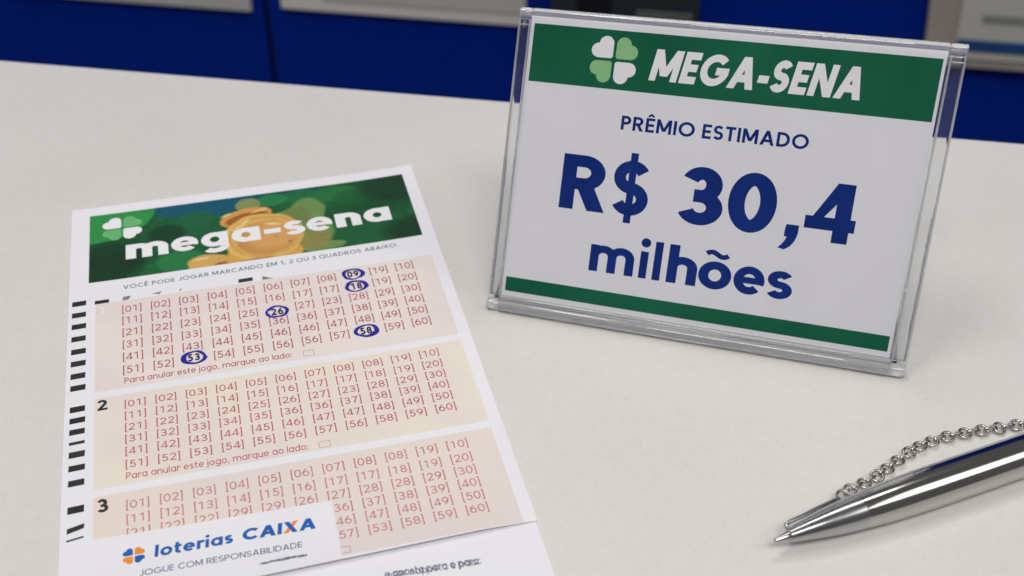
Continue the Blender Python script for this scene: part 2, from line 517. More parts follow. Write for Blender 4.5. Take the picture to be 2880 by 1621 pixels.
def glyph(ch, w):
    """(width, strokes): a stroke is ('L', points, thickness) or ('F', polygon)"""
    h = w / 2
    S = lambda *p: ('L', list(p), w)
    P = lambda pts: ('L', list(pts), w)
    F = lambda *p: ('F', list(p))
    t = w * 1.12
    para = lambda x0, y0, x1, y1, tt=t: F((x0, y0), (x0 + tt, y0), (x1 + tt, y1), (x1, y1))

    def bowl(y0, y1, x, flat, rx):
        return P([(x, y1 - h), (flat, y1 - h)] + arc(flat, (y0 + y1) / 2, rx - h, (y1 - y0) / 2 - h, 90, -90) + [(flat, y0 + h), (x, y0 + h)])

    def ess(W, H, a=28, b=-155):
        ry = (H - w) / 4
        rx = W / 2 - h
        return P(arc(W / 2, H - h - ry, rx * .97, ry, a, 270) + arc(W / 2, h + ry, rx, ry, 90, b)[1:])

    c = ch
    if c == ' ':
        return .22, []
    if c in '[]':
        p = [(.2, 1.08), (h, 1.08), (h, -.18), (.2, -.18)]
        return .2, [P([(.2 - x, y) for x, y in p] if c == ']' else p)]
    if c == '-':
        return .36, [S((0, .36), (.36, .36))]
    if c == '.':
        return w * 1.2, [F((0, 0), (w * 1.2, 0), (w * 1.2, w * 1.2), (0, w * 1.2))]
    if c == ':':
        q = w * 1.15
        return q, [F((0, 0), (q, 0), (q, q), (0, q)), F((0, .5), (q, .5), (q, .5 + q), (0, .5 + q))]
    if c == ',':
        return w * 1.5, [F((.38 * w, -.02 * w), (1.42 * w, -.02 * w), (1.5 * w, .35 * w), (1.5 * w, w), (.45 * w, w), (.38 * w, .6 * w)),
                         F((0, -1.0 * w), (.55 * w, -1.1 * w), (.98 * w, -.8 * w), (1.28 * w, -.4 * w), (1.42 * w, 0), (.62 * w, 0), (.5 * w, -.35 * w), (.28 * w, -.7 * w))]
    if c == 'A':
        W = .80 + w * .5
        a = W / 2 - t / 2
        return W, [para(0, 0, a, 1), para(W - t, 0, a, 1), S((W * .2, .21 + h), (W * .8, .21 + h))]
    if c == 'B':
        return .64, [S((h, 0), (h, 1)), bowl(.5 - h, 1, h, .34, .27), bowl(0, .5 + h, h, .34, .30)]
    if c == 'C':
        return .86, [P(arc(.5, .5, .5 - h, .5 - h, 44, 316))]
    if c == 'D':
        return .80, [S((h, 0), (h, 1)), bowl(0, 1, h, .32, .48)]
    if c in 'EÊ':
        g = [S((h, 0), (h, 1)), S((h, 1 - h), (.56, 1 - h)), S((h, .5), (.52, .5)), S((h, h), (.56, h))]
        if c == 'Ê':
            g.append(('L', [(.12, 1.10), (.30, 1.25), (.48, 1.10)], w * .7))
        return .56, g
    if c == 'G':
        return .96, [P(arc(.5, .5, .5 - h, .5 - h, 42, 352)), S((.54, .47), (.985, .47))]
    if c == 'I':
        return w, [S((h, 0), (h, 1))]
    if c == 'J':
        return .46, [P([(.46 - h, 1), (.46 - h, .25)] + arc(.23, .25, .23 - h, .25 - h, 0, -165))]
    if c == 'L':
        return .5, [S((h, 0), (h, 1)), S((h, h), (.5, h))]
    if c == 'M':
        W = .82 + w * .7
        return W, [S((h, 0), (h, 1)), S((W - h, 0), (W - h, 1)), para(0, 1, W / 2 - t / 2, .16), para(W - t, 1, W / 2 - t / 2, .16)]
    if c == 'N':
        W = .68 + w * .5
        return W, [S((h, 0), (h, 1)), S((W - h, 0), (W - h, 1)), para(0, 1, W - t, 0)]
    if c in 'OQ':
        g = [P(arc(.51, .5, .51 - h, .5 - h + .01, 0, 360, 40))]
        if c == 'Q':
            g.append(para(.93, -.03, .58, .3, w * 1.2))
        return 1.02, g
    if c == 'P':
        return .62, [S((h, 0), (h, 1)), bowl(.38, 1, h, .31, .31)]
    if c == 'R':
        return .66 + w * .15, [S((h, 0), (h, 1)), bowl(.37, 1, h, .33, .315), para(.66 + w * .15 - t * 1.1, 0, .24, .42, t * 1.1)]
    if c in 'Ss$':
        if c == 's':
            return .50, [ess(.50, XH)]
        if c == '$':
            return .64, [ess(.64, 1.0), ('L', [(.32, -.14), (.32, 1.14)], w * .62)]
        return .62, [ess(.62, 1.0)]
    if c == 'T':
        return .62, [S((.31, 0), (.31, 1)), S((0, 1 - h), (.62, 1 - h))]
    if c == 'U':
        return .74, [P([(h, 1), (h, .36)] + arc(.37, .36, .37 - h, .36 - h, 180, 360) + [(.74 - h, .36), (.74 - h, 1)])]
    if c == 'V':
        W = .78 + w * .4
        return W, [para(W / 2 - t / 2, 0, 0, 1), para(W / 2 - t / 2, 0, W - t, 1)]
    if c == 'X':
        W = .70 + w * .5
        return W, [para(0, 0, W - t * 1.1, 1, t * 1.1), para(W - t * 1.1, 0, 0, 1, t * 1.1)]
    if c == '0':
        return .64, [P(arc(.32, .5, .32 - h, .5 - h + .01, 0, 360, 36))]
    if c == '1':
        return .46, [S((.33, 0), (.33, 1)), F((.33 - h, 1), (.02, .86), (.02, .86 - w * .9), (.33 - h * .2, 1 - w))]
    if c == '2':
        return .60, [P(arc(.295, .70, .295 - h, .31 - h, 165, -38) + [(h * 1.1, h * 1.2)]), S((0, h), (.60, h))]
    if c == '3':
        ry = (1 - w) / 4
        return .60, [P(arc(.29, 1 - h - ry, .27 - h, ry, 158, -90)), P(arc(.30, h + ry, .30 - h, ry, 90, -158)), S((.2, .5), (.34, .5))]
    if c == '4':
        return .68, [S((.50, 0), (.50, 1)), S((0, .20 + h), (.68, .20 + h)), F((0, .20), (w * 1.1, .20 + w * .9), (.50 + h, 1), (.50 - h * 1.2, 1))]
    if c == '5':
        return .60, [S((.10, 1 - h), (.55, 1 - h)), F((.10 - .02, .46), (.08 + w, .52), (.11 + w, 1), (.11, 1)), P(arc(.29, .325, .31 - h, .325 - h + .01, 138, -155))]
    if c in '69':
        cc = [P(arc(.31, .32, .31 - h, .32 - h + .01, 0, 360, 30)), P(arc(.60, .34, .60 - h, .67 - h, 180, 108))]
        if c == '9':
            cc = [('L', [(.62 - x, 1 - y) for x, y in s[1]], w) for s in cc]
        return .62, cc
    if c == '7':
        return .58, [S((0, 1 - h), (.58, 1 - h)), para(.12, 0, .58 - t, 1)]
    if c == '8':
        ry = (1 - w) / 4
        return .62, [P(arc(.31, 1 - h - ry, .275 - h, ry, 0, 360, 28)), P(arc(.31, h + ry, .31 - h, ry, 0, 360, 30))]
    r = XH / 2
    if c in 'adgqp':
        W = .70
        left = c != 'p'
        bx = .35 if left else W - .35
        g = [P(arc(bx, r, .35 - h, r - h + .005, 0, 360, 32))]
        sx = W - h if left else h
        if c == 'a':
            g.append(S((sx, 0), (sx, XH)))
        elif c == 'd':
            g.append(S((sx, 0), (sx, 1.04)))
        elif c in 'pq':
            g.append(S((sx, -.28), (sx, XH)))
        else:
            g.append(P([(sx, XH), (sx, -.03)] + arc(.35, -.03, .35 - h, .25 - h * .6, 0, -150)))
        return W, g
    if c == 'e':
        k = .42 * w
        a0 = -math.degrees(math.asin(min(.9, k / (r - h))))
        return .68, [P(arc(.34, r, .34 - h, r - h + .005, a0, 316)), ('L', [(h, r - k + w * .42), (.68 - h * .9, r - k + w * .42)], w * .84)]
    if c in 'hnmu':
        aw = .62
        rr = (aw - w) / 2

        def arch(x):
            cx = x + h + rr
            return P([(x + h, XH * .40)] + arc(cx, XH - h - rr * .95, rr, rr * .95, 180, 0) + [(x + aw - h, 0)])
        if c == 'u':
            return aw, [('L', [(aw - a, XH - b) for a, b in arch(0)[1]], w), S((aw - h, 0), (aw - h, XH))]
        g = [S((h, 0), (h, 1.04 if c == 'h' else XH)), arch(0)]
        if c == 'm':
            aw2 = aw - w
            g.append(arch(aw2))
            return aw2 + aw, g
        return aw, g
    if c in 'ij':
        d = w * .62
        q = [(h, 1.0 - d * .2)]
        dot = F(*arc(h, .98, d, d, 0, 330, 12))
        if c == 'i':
            return w, [S((h, 0), (h, XH)), dot]
        return w, [P([(h, XH), (h, -.12)] + arc(h - .14, -.12, .14, .12, 0, -80)), dot]
    if c == 'l':
        return w, [S((h, 0), (h, 1.04))]
    if c in 'oõ':
        g = [P(arc(.35, r, .35 - h, r - h + .005, 0, 360, 34))]
        if c == 'õ':
            pts = [(.12 + .46 * i / 14, .93 + .055 * math.sin(-math.pi * 2 * i / 14 + math.pi)) for i in range(15)]
            g.append(('L', pts, w * .58))
        return .70, g
    if c == 'r':
        return .40, [S((h, 0), (h, XH)), P(arc(.36, XH - .27, .36 - h, .27 - h, 178, 72))]
    if c == 't':
        return .42, [P([(.16, .96), (.16, .22)] + arc(.16 + .2 - h * .2, .22, .2 - h * .2, .22 - h, 180, 285)), S((0, XH - h), (.42, XH - h))]
    raise ValueError(c)


def ribbon(pts, w):
    """left/right outline of a centre line, mitred"""
    n = len(pts)
    closed = n > 3 and math.dist(pts[0], pts[-1]) < 1e-6
    L, R = [], []
    for i in range(n):
        if closed:
            a, b, c = pts[i - 1 if i > 0 else n - 2], pts[i], pts[i + 1 if i < n - 1 else 1]
        else:
            a, b, c = pts[max(i - 1, 0)], pts[i], pts[min(i + 1, n - 1)]

        def nrm(p, q):
            dx, dy = q[0] - p[0], q[1] - p[1]
            l = math.hypot(dx, dy)
            return None if l < 1e-9 else (-dy / l, dx / l)
        n1, n2 = nrm(a, b), nrm(b, c)
        n1 = n1 or n2
        n2 = n2 or n1
        mx, my = n1[0] + n2[0], n1[1] + n2[1]
        l = math.hypot(mx, my) or 1
        mx, my = mx / l, my / l
        k = min(1 / max(0.3, mx * n1[0] + my * n1[1]), 2.2) * w / 2
        L.append((b[0] + mx * k, b[1] + my * k))
        R.append((b[0] - mx * k, b[1] - my * k))
    return L, R


class Print:
    """flat printed shapes gathered in 2-D (mm), built through a mapping f(u, v_up, lift_mm)"""

    def __init__(s):
        s.v, s.f, s.mi, s.mats = [], [], [], []

    def mat(s, m):
        if m not in s.mats:
            s.mats.append(m)
        return s.mats.index(m)

    def poly(s, pts, m, lay=0.0):
        i = len(s.v)
        s.v += [(p[0], p[1], lay) for p in pts]
        s.f.append(tuple(range(i, i + len(pts))))
        s.mi.append(s.mat(m))

    def strip(s, L, R, m, lay=0.0):
        i = len(s.v)
        n = len(L)
        for a, b in zip(L, R):
            s.v += [(a[0], a[1], lay), (b[0], b[1], lay)]
        k = s.mat(m)
        for j in range(n - 1):
            s.f.append((i + 2 * j, i + 2 * j + 1, i + 2 * j + 3, i + 2 * j + 2))
            s.mi.append(k)

    def text(s, txt, u0, v0, u1, v1, cap, w, m, track=.1, slant=0.0, mono=None, mats=None, skip=None):
        """baseline from (u0,v0) to (u1,v1); v upward"""
        xs, x, gl = [], 0.0, []
        for ch in txt:
            W, st = glyph(ch, w)
            if mono and ch in '0123456789':
                off = (mono - W) / 2 - (0.04 if ch == '1' else 0)
                gl.append((x + off, st))
                x += mono + track
            else:
                gl.append((x, st))
                x += W + track
        tot = x - track
        D = math.hypot(u1 - u0, v1 - v0)
        sx = D / tot
        ca, sa = (u1 - u0) / D, (v1 - v0) / D

        def tf(gx, p):
            x, y = (gx + p[0]) * sx + slant * p[1] * cap, p[1] * cap
            return (u0 + x * ca - y * sa, v0 + x * sa + y * ca)
        for gi, (gx, st) in enumerate(gl):
            mm = mats[gi] if mats else m
            for k, sgm in enumerate(st):
                m2 = mm[k % len(mm)] if isinstance(mm, (list, tuple)) else mm
                lay = 0.004 * (k % 6) + 0.002 * (gi % 2)
                if sgm[0] == 'F':
                    s.poly([tf(gx, p) for p in sgm[1]], m2, lay)
                else:
                    L, R = ribbon(sgm[1], sgm[2])
                    s.strip([tf(gx, p) for p in L], [tf(gx, p) for p in R], m2, lay)

    def rect(s, u0, u1, v0, v1, m, lay=0.0, nu=1, nv=1):
        for i in range(nu):
            for j in range(nv):
                a, b = u0 + (u1 - u0) * i / nu, u0 + (u1 - u0) * (i + 1) / nu
                c, d = v0 + (v1 - v0) * j / nv, v0 + (v1 - v0) * (j + 1) / nv
                s.poly([(a, c), (b, c), (b, d), (a, d)], m, lay)

    def heart(s, cx, cy, dx, dy, g, sz, m, ky=1.0, lay=0.0):
        """clover leaf: square from the centre with two round lobes on its outer sides"""
        r = sz / 2
        pts = []
        rc = sz * .12
        pts += [(g + rc, g), (g + sz, g)]
        pts += arc(g + sz, g + r, r, r, -90, 90, 14)[1:]
        pts += arc(g + r, g + sz, r, r, 0, 180, 14)[1:]
        pts += [(g, g + rc)]
        pts = [(cx + dx * x, cy + dy * y * ky) for x, y in pts]
        s.poly(pts, m, lay)

    def build(s, name, f, parent, n0=0.02, maxlen=None):
        bm = bmesh.new()
        vs = [bm.verts.new(v) for v in s.v]
        for q, k in zip(s.f, s.mi):
            try:
                fc = bm.faces.new([vs[i] for i in q])
                fc.material_index = k
            except ValueError:
                pass
        bm.normal_update()
        for fc in bm.faces:
            if fc.normal.z < 0:
                fc.normal_flip()
        if maxlen:
            bmesh.ops.triangulate(bm, faces=bm.faces[:])
            for _ in range(6):
                es = [e for e in bm.edges if e.calc_length() > maxlen]
                if not es:
                    break
                bmesh.ops.subdivide_edges(bm, edges=es, cuts=1)
                bmesh.ops.triangulate(bm, faces=bm.faces[:])
        for v in bm.verts:
            v.co = Vector(f(v.co.x, v.co.y, n0 + v.co.z))
        return from_bm(name, bm, s.mats, parent)


# ------------------------------------------------------------------ counter and the wall behind it
TH = math.radians(-8.25)
E = Vector((math.cos(TH), math.sin(TH), 0))
NB = Vector((-math.sin(TH), math.cos(TH), 0))
EDGE0 = Vector((0, 0.3068, 0))
counter = empty('counter', EDGE0, TH)
bm = box_bm(-0.75, 0.75, -0.95, 0, -0.03, 0, 0.0012, 3)
from_bm('counter_top', bm, M_COUNTER, counter)
bm = box_bm(-0.75, 0.75, -0.93, -0.02, -0.60, -0.0305)
from_bm('counter_body', bm, M_EDGE, counter)
tag(counter, 'off-white speckled laminate counter carrying the slip, sign and pen', 'counter')

WALL0 = EDGE0 + NB * 0.40
for x0, x1, lab in ((-0.95, -0.2222, 'plain dark blue panel left of the narrow vertical joint'),
                    (-0.2186, 0.95, 'wide dark blue panel right of the vertical joint, behind the sign')):
    bm = box_bm(x0, x1, 0.0, 0.02, -0.62, 0.30, 0.0012, 2)
    o = from_bm('blue_panel', bm, M_BLUE)
    o.location, o.rotation_euler = WALL0, (0, 0, TH)
    tag(o, lab, 'panel', 'dark blue panels behind the counter')
bm = box_bm(-0.2221, -0.2187, 0.006, 0.02, -0.62, 0.30)
o = from_bm('joint_strip', bm, M_DARK_GAP)
o.location, o.rotation_euler = WALL0, (0, 0, TH)
tag(o, 'thin near-black joint strip between the two blue panels', 'strip')


def on_wall(name, x0, x1, z0, z1, mat, y0=-0.0035, y1=-0.0008, parent=None, lean=0.0):
    bm = box_bm(x0, x1, y0, y1, z0, z1, 0.0004, 1)
    if lean:
        for v in bm.verts:
            v.co.x += lean * (z0 - v.co.z)
    o = from_bm(name, bm, mat, parent)
    if parent is None:
        o.location, o.rotation_euler = WALL0, (0, 0, TH)
    return o


o = on_wall('paper_notice', -0.400, -0.2290, -0.1775, -0.06, M_NOTICE_DIM)
tag(o, 'blurred grey-white notice at the top left of the blue panel', 'notice', 'notices on the blue panels')
nt = empty('paper_notice', WALL0, TH)
on_wall('sheet', -0.2085, -0.0505, -0.1735, -0.05, M_NOTICE, parent=nt)
on_wall('grey_band', -0.180, -0.0505, -0.1655, -0.05, M_NOTICE_DIM, -0.0042, -0.0036, nt)
tag(nt, 'blurred off-white notice between the panel joint and the acrylic sign', 'notice', 'notices on the blue panels')
sn = empty('dark_screen', WALL0, TH)
on_wall('bezel', -0.0340, 0.0560, -0.1800, -0.03, M_SCREEN, -0.012, -0.0008, sn)
on_wall('screen', -0.0180, 0.0030, -0.1570, -0.04, M_SCREEN_BLACK, -0.0128, -0.0121, sn)
on_wall('printed_panel', 0.0180, 0.0520, -0.1740, -0.153, M_SCREEN_GREY, -0.0128, -0.0121, sn)
tag(sn, 'dark grey screen unit on the blue panel above the top of the sign', 'screen')
fn = empty('framed_notice', WALL0, TH)
on_wall('frame', 0.1925, 0.330, -0.1775, -0.05, M_FRAME, -0.006, -0.0008, fn, 0.10)
on_wall('sheet', 0.2085, 0.318, -0.1715, -0.06, M_NOTICE_DIM, -0.0072, -0.0061, fn, 0.06)
on_wall('blue_stripe', 0.2090, 0.318, -0.1660, -0.1585, M_STRIPE, -0.0078, -0.0073, fn, 0.06)
on_wall('grey_print', 0.2200, 0.300, -0.1470, -0.1420, M_NOTICE_INK, -0.0078, -0.0073, fn, 0.06)
tag(fn, 'beige framed notice with a blue stripe at the far right of the panel', 'notice', 'notices on the blue panels')

# ------------------------------------------------------------------ lottery slip
SLIP_A = math.radians(14.82033)
SLIP_LOC = Vector((-0.10883, 0.24989, 0))
slip = empty('lottery_slip', SLIP_LOC, SLIP_A)
tag(slip, 'white and pink lottery slip with a green banner and five circled numbers', 'lottery slip')
SW, SL = 85.0, 158.0


def v_end(u):
    return 125.95 - 0.02 * u


def lift(u, v):
    """gentle curl of the paper in mm; v downward"""
    r = max(0.0, (u - 62) / 23)
    a = 0.55 * r * r * max(0.0, 1 - v / 120) ** 1.0
    l = max(0.0, (14 - u) / 14)
    a += 0.18 * l * l * (0.5 + 0.5 * math.sin(v / 19.0))
    t = max(0.0, (16 - v) / 16)
    a += 0.10 * t * t
    b = min(1.3, max(0.0, (v - (v_end(u) - 13)) / 13))
    a += 0.85 * b * b * min(1.0, max(0.0, (86.5 - u) / 12))
    return a


def fs(u, vup, n):
    v = -vup
    return (u * MM, vup * MM, (0.21 + lift(u, v) + n) * MM)


# the sheet, a thin closed slab
NU, NV = 44, 80
verts, faces = [], []
for k, n in ((0, 0.0), (1, -0.09)):
    for j in range(NV + 1):
        for i in range(NU + 1):
            verts.append(fs(SW * i / NU, -v_end(SW * i / NU) * j / NV, n))
o1 = (NU + 1) * (NV + 1)
idx = lambda i, j, k=0: k * o1 + j * (NU + 1) + i
for j in range(NV):
    for i in range(NU):
        faces.append((idx(i, j + 1), idx(i + 1, j + 1), idx(i + 1, j), idx(i, j)))
        faces.append((idx(i, j, 1), idx(i + 1, j, 1), idx(i + 1, j + 1, 1), idx(i, j + 1, 1)))
for i in range(NU):
    faces.append((idx(i, 0), idx(i + 1, 0), idx(i + 1, 0, 1), idx(i, 0, 1)))
    faces.append((idx(i + 1, NV), idx(i, NV), idx(i, NV, 1), idx(i + 1, NV, 1)))
for j in range(NV):
    faces.append((idx(0, j + 1), idx(0, j), idx(0, j, 1), idx(0, j + 1, 1)))
    faces.append((idx(SW and NU, j), idx(NU, j + 1), idx(NU, j + 1, 1), idx(NU, j, 1)))
link_mesh('paper_sheet', verts, faces, M_PAPER, slip, True)
slip.children[0].data.set_sharp_from_angle(angle=math.radians(40))

# banner
pr = Print()
pr.rect(4.28, 81.94, -31.0, -3.6, M_BANNER)
banner = pr.build('banner', fs, slip, 0.02, 1.6)
pr = Print()
for dx, dy, m in ((-1, 1, M_WHITE_INK), (1, 1, M_LEAF), (-1, -1, M_LEAF), (1, -1, M_WHITE_INK)):
    pr.heart(11.9, -10.45, dx, dy, 0.22, 2.95, m, 1.02)
pr.build('clover_logo', fs, banner, 0.045, 1.6)
pr = Print()
shadow_off = 0.0
for ch, a, b in (('m', 12.6, 22.4), ('e', 23.1, 29.4), ('g', 30.1, 36.45), ('a', 37.3, 44.1), ('-', 45.05, 49.05), ('s', 49.9, 54.9),
                 ('e', 55.4, 61.6), ('n', 62.4, 68.65), ('a', 69.4, 76.05)):
    vb = -23.7 + 1.1 * (a - 12.6) / 63
    pr.text(ch, a, vb, b, vb, 7.85, {'s': .195, 'e': .205, 'a': .235, 'g': .225}.get(ch, .24), M_WHITE_INK)
pr.build('banner_lettering', fs, banner, 0.05, 1.6)
pr = Print()
pr.text('VOCÊ PODE JOGAR MARCANDO EM 1, 2 OU 3 QUADROS ABAIXO:', 11.9, -35.1, 75.4, -33.95, 1.45, .135, M_INK_GREEN, .17)
pr.build('heading_text', fs, slip, 0.02, 1.6)

# number panels
COL1 = [13.66, 19.89, 26.09, 32.43, 38.66, 44.95, 51.12, 57.25, 63.34, 69.3, 75.35]
COL2 = [13.85 + 61.0 * i / 10 for i in range(11)]
GRID = [
    (['01 02 03 04 05 06 07 08 -- 19 10', '11 12 13 14 15 16 17 17 -- 19 20', '21 22 23 24 25 -- 27 23 28 29 30',
      '31 32 33 34 35 36 36 37 38 39 40', '41 42 43 44 45 46 46 47 48 49 50', '51 52 -- 54 55 56 56 57 -- 59 60'],
     COL1, [(42.58, 41.91), (46.55, 46.25), (50.75, 50.45), (54.91, 54.6), (59.05, 58.65), (63.3, 62.75)], 2.25, M_INK_RED),
    (['01 02 03 04 05 06 07 08 08 19 10', '11 12 13 14 15 16 17 17 18 19 20', '21 22 23 24 25 26 27 23 28 29 30',
      '31 32 33 34 35 36 36 37 38 39 40', '41 42 43 44 45 46 47 47 48 49 50', '51 52 53 54 55 56 57 56 58 59 60'],
     COL2, [(73.93, 73.6), (77.4, 77.15), (80.85, 80.45), (84.21, 83.8), (87.65, 87.25), (91.3, 90.7)], 1.92, M_INK_RED2),
    (['01 02 03 04 05 06 07 08 08 19 10', '11 12 13 14 15 16 17 17 18 19 20', '21 22 22 29 29 26 27 28 28 29 30',
      '31 32 33 34 35 36 36 37 38 39 40', '41 42 43 44 45 46 46 47 48 49 50', '51 52 53 54 55 56 57 53 58 59 60'],
     COL2, [(101.9, 101.45), (105.5, 105.25), (109.0, 108.65), (112.4, 112.0), (115.75, 115.36), (119.2, 118.8)], 1.98, M_INK_RED3)]
RECTS = [(39.32, 68.9), (70.91, 96.45), (98.47, 124.2)]
for k, (rows, cols, ys, cap, ink) in enumerate(GRID):
    pr = Print()
    pr.rect(5.81, 82.44, -RECTS[k][1], -RECTS[k][0], M_PANELS[k])
    panel = pr.build('number_panel', fs, slip, 0.012, 1.6)
    pr = Print()
    for r, row in enumerate(rows):
        for c, num in enumerate(row.split()):
            if num == '--':
                continue
            f = (cols[c] - cols[0]) / (cols[-1] - cols[0])
            vc = ys[r][0] + (ys[r][1] - ys[r][0]) * f
            wd = 2.08
            pr.text('[' + num + ']', cols[c] - wd, -(vc + cap / 2), cols[c] + wd, -(vc + cap / 2), cap, .116, ink, .12, mono=.64)
    pr.build('number_grid', fs, panel, 0.036)
    if k < 2:
        va, vb = ((67.9, 68.25), (95.6, 96.3))[k]
        va, vb = va - 0.35, vb - 0.55
        pr = Print()
        pr.text('Para anular este jogo, marque ao lado:', 11.8, -va, 46.4, -vb, 1.75, .125, ink, .13)
        b0, b1, c0, c1 = ((48.8, 51.15, 66.3, 68.1), (48.5, 50.75, 94.2, 95.95))[k]
        th = .11
        for a, b, c, d in ((b0, b1, c0, c0 + th), (b0, b1, c1 - th, c1), (b0, b0 + th, c0 + th, c1 - th), (b1 - th, b1, c0 + th, c1 - th)):
            pr.rect(a, b, -d, -c, M_INK_PINKBOX)
        pr.build('cancel_line', fs, panel, 0.036, 1.6)
    else:
        pr = Print()
        th = .13
        for a, b, c, d in ((48.2, 50.6, 122.0, 122.0 + th), (48.2, 50.6, 123.7 - th, 123.7), (50.6 - th, 50.6, 122.0 + th, 123.7 - th)):
            pr.rect(a, b, -d, -c, M_INK_PINKBOX)
        pr.build('cancel_box', fs, panel, 0.036)
    pr = Print()
    if k == 0:
        pr.text('1', 6.6, -43.2, 7.7, -43.2, 2.6, .2, M_PALE)
    elif k == 1:
        pr.text('2', 6.45, -74.75, 8.45, -74.65, 3.1, .2, M_INK_BLACK)
    else:
        pr.text('3', 6.55, -102.7, 8.6, -102.6, 3.4, .2, M_INK_BLACK)
    pr.build('panel_numeral', fs, panel, 0.036)

# timing marks along the edge
pr = Print()
for c, th in ((38.2, 1.75), (42.3, 1.75), (46.35, 1.75), (50.6, 1.75), (54.9, 1.75), (58.85, 1.75), (62.85, 1.75), (66.6, 1.7),
              (73.1, 1.7), (76.4, 1.6), (79.7, 1.6), (82.9, .85), (86.1, 1.7), (89.8, 1.6), (93.8, 1.65), (100.7, 1.8)):
    c0 = c - 0.35 * 0
    j = random.uniform(-.06, .06)
    w0 = 0.80 + 0.0062 * (c - 38)
    pr.poly([(w0, -(c + th / 2 + .14)), (w0 + 3.02 + j, -(c + th / 2)), (w0 + 3.06 + j, -(c - th / 2)), (w0 + .03, -(c - th / 2 + .14))], M_INK_BLACK)
pr.poly([(1.2, -106.6), (4.25, -105.7), (4.30, -104.5), (1.25, -105.3)], M_INK_BLACK)
pr.poly([(1.2, -108.5), (4.2, -108.0), (4.23, -107.55), (1.22, -108.05)], M_INK_BLACK)
pr.poly([(5.65, -39.3), (8.75, -39.25), (8.78, -38.0), (5.68, -38.05)], M_INK_BLACK)
pr.poly([(37.45, -39.0), (40.7, -38.95), (40.75, -37.6), (37.5, -37.65)], M_INK_BLACK)
pr.poly([(42.85, -39.2), (45.5, -39.1), (44.4, -38.7), (42.95, -37.7)], M_INK_GREY)
pr.poly([(11.7, -39.25), (13.0, -39.1), (13.5, -37.9), (11.7, -37.9)], M_INK_GREY)
pr.poly([(18.0, -38.2), (20.4, -38.0), (19.6, -38.9), (19.0, -38.5)], M_INK_GREY)
pr.poly([(24.2, -38.9), (24.35, -38.1), (24.9, -38.1), (24.5, -38.6)], M_INK_GREY)
pr.build('timing_marks', fs, slip, 0.02, 1.6)

# numbers circled by hand in blue ballpoint
for q, (num, cu, cv, rx, ry, sd) in enumerate([('09', 63.34, 42.05, 2.28, 1.95, 1), ('18', 63.43, 46.75, 2.42, 2.0, 2), ('26', 44.96, 51.6, 2.45, 2.05, 3),
                                               ('53', 26.15, 62.75, 2.45, 2.1, 4), ('58', 63.03, 62.9, 2.5, 2.05, 5)]):
    rnd = random.Random(sd)
    pr = Print()
    L, R = [], []
    n = 96
    turns = rnd.uniform(1.7, 2.5)
    ph = rnd.uniform(0, 6.28)
    for i in range(n + 1):
        a = ph + turns * 2 * math.pi * i / n
        k = 1 + (-0.06 + 0.19 * (i / n)) * math.sin(a * 0.5 + sd * 1.7) + 0.03 * math.sin(3 * a + sd) + 0.02 * math.sin(5 * a + 2 * sd)
        ox = 0.18 * math.sin(i / n * 5 + sd)
        pu, pv = cu + ox + rx * .93 * k * math.cos(a), -cv + ry * .93 * k * math.sin(a)
        wdt = 0.22 + 0.06 * math.sin(i * .31 + sd) + 0.14 * abs(math.cos(a)) ** 1.5
        L.append((pu - wdt * math.cos(a), pv - wdt * math.sin(a)))
        R.append((pu + wdt * math.cos(a), pv + wdt * math.sin(a)))
    i0 = len(pr.v)
    pr.strip(L, R, M_PEN_INK)
    for i, v in enumerate(pr.v):          # later turns of the pen lie over earlier ones
        pr.v[i] = (v[0], v[1], 0.010 * (i / (2 * n)))
    pr.text(num, cu - 1.3, -(cv + 1.12), cu + 1.3, -(cv + 1.08), 2.3, .205, M_PEN_INK_DARK, .14, mono=.62)
    for i in range(2 * (n + 1), len(pr.v)):
        v = pr.v[i]
        pr.v[i] = (v[0], v[1], v[2] + 0.012)
    o = pr.build('pen_circle', fs, slip, 0.045)

# ------------------------------------------------------------------ white label lying over the foot of the slip
lab = empty('paper_label', SLIP_LOC, SLIP_A)
tag(lab, 'white paper label with blue and orange clover logo covering the lower left of the slip', 'label')


def sheet_on(name, quad, base, th, mat, parent, curl=None, n=14):
    """thin sheet over the slip: quad is TL, TR, BR, BL in mm (v downward)"""
    def pt(a, b, top):
        u = (quad[0][0] * (1 - a) + quad[1][0] * a) * (1 - b) + (quad[3][0] * (1 - a) + quad[2][0] * a) * b
        v = (quad[0][1] * (1 - a) + quad[1][1] * a) * (1 - b) + (quad[3][1] * (1 - a) + quad[2][1] * a) * b
        z = base + (curl(a, b) if curl else 0) + (th if top else 0)
        return fs(u, -v, z)
    vs, fc = [], []
    for top in (1, 0):
        for j in range(n + 1):
            for i in range(n + 1):
                vs.append(pt(i / n, j / n, top))
    o1 = (n + 1) ** 2
    ix = lambda i, j, k=0: k * o1 + j * (n + 1) + i
    for j in range(n):
        for i in range(n):
            fc.append((ix(i, j + 1), ix(i + 1, j + 1), ix(i + 1, j), ix(i, j)))
            fc.append((ix(i, j, 1), ix(i + 1, j, 1), ix(i + 1, j + 1, 1), ix(i, j + 1, 1)))
    for i in range(n):
        fc.append((ix(i, 0), ix(i + 1, 0), ix(i + 1, 0, 1), ix(i, 0, 1)))
        fc.append((ix(i + 1, n), ix(i, n), ix(i, n, 1), ix(i + 1, n, 1)))
        fc.append((ix(0, i + 1), ix(0, i), ix(0, i, 1), ix(0, i + 1, 1)))
        fc.append((ix(n, i), ix(n, i + 1), ix(n, i + 1, 1), ix(n, i, 1)))
    o = link_mesh(name, vs, fc, mat, parent, True)
    o.data.set_sharp_from_angle(angle=math.radians(40))
    return o


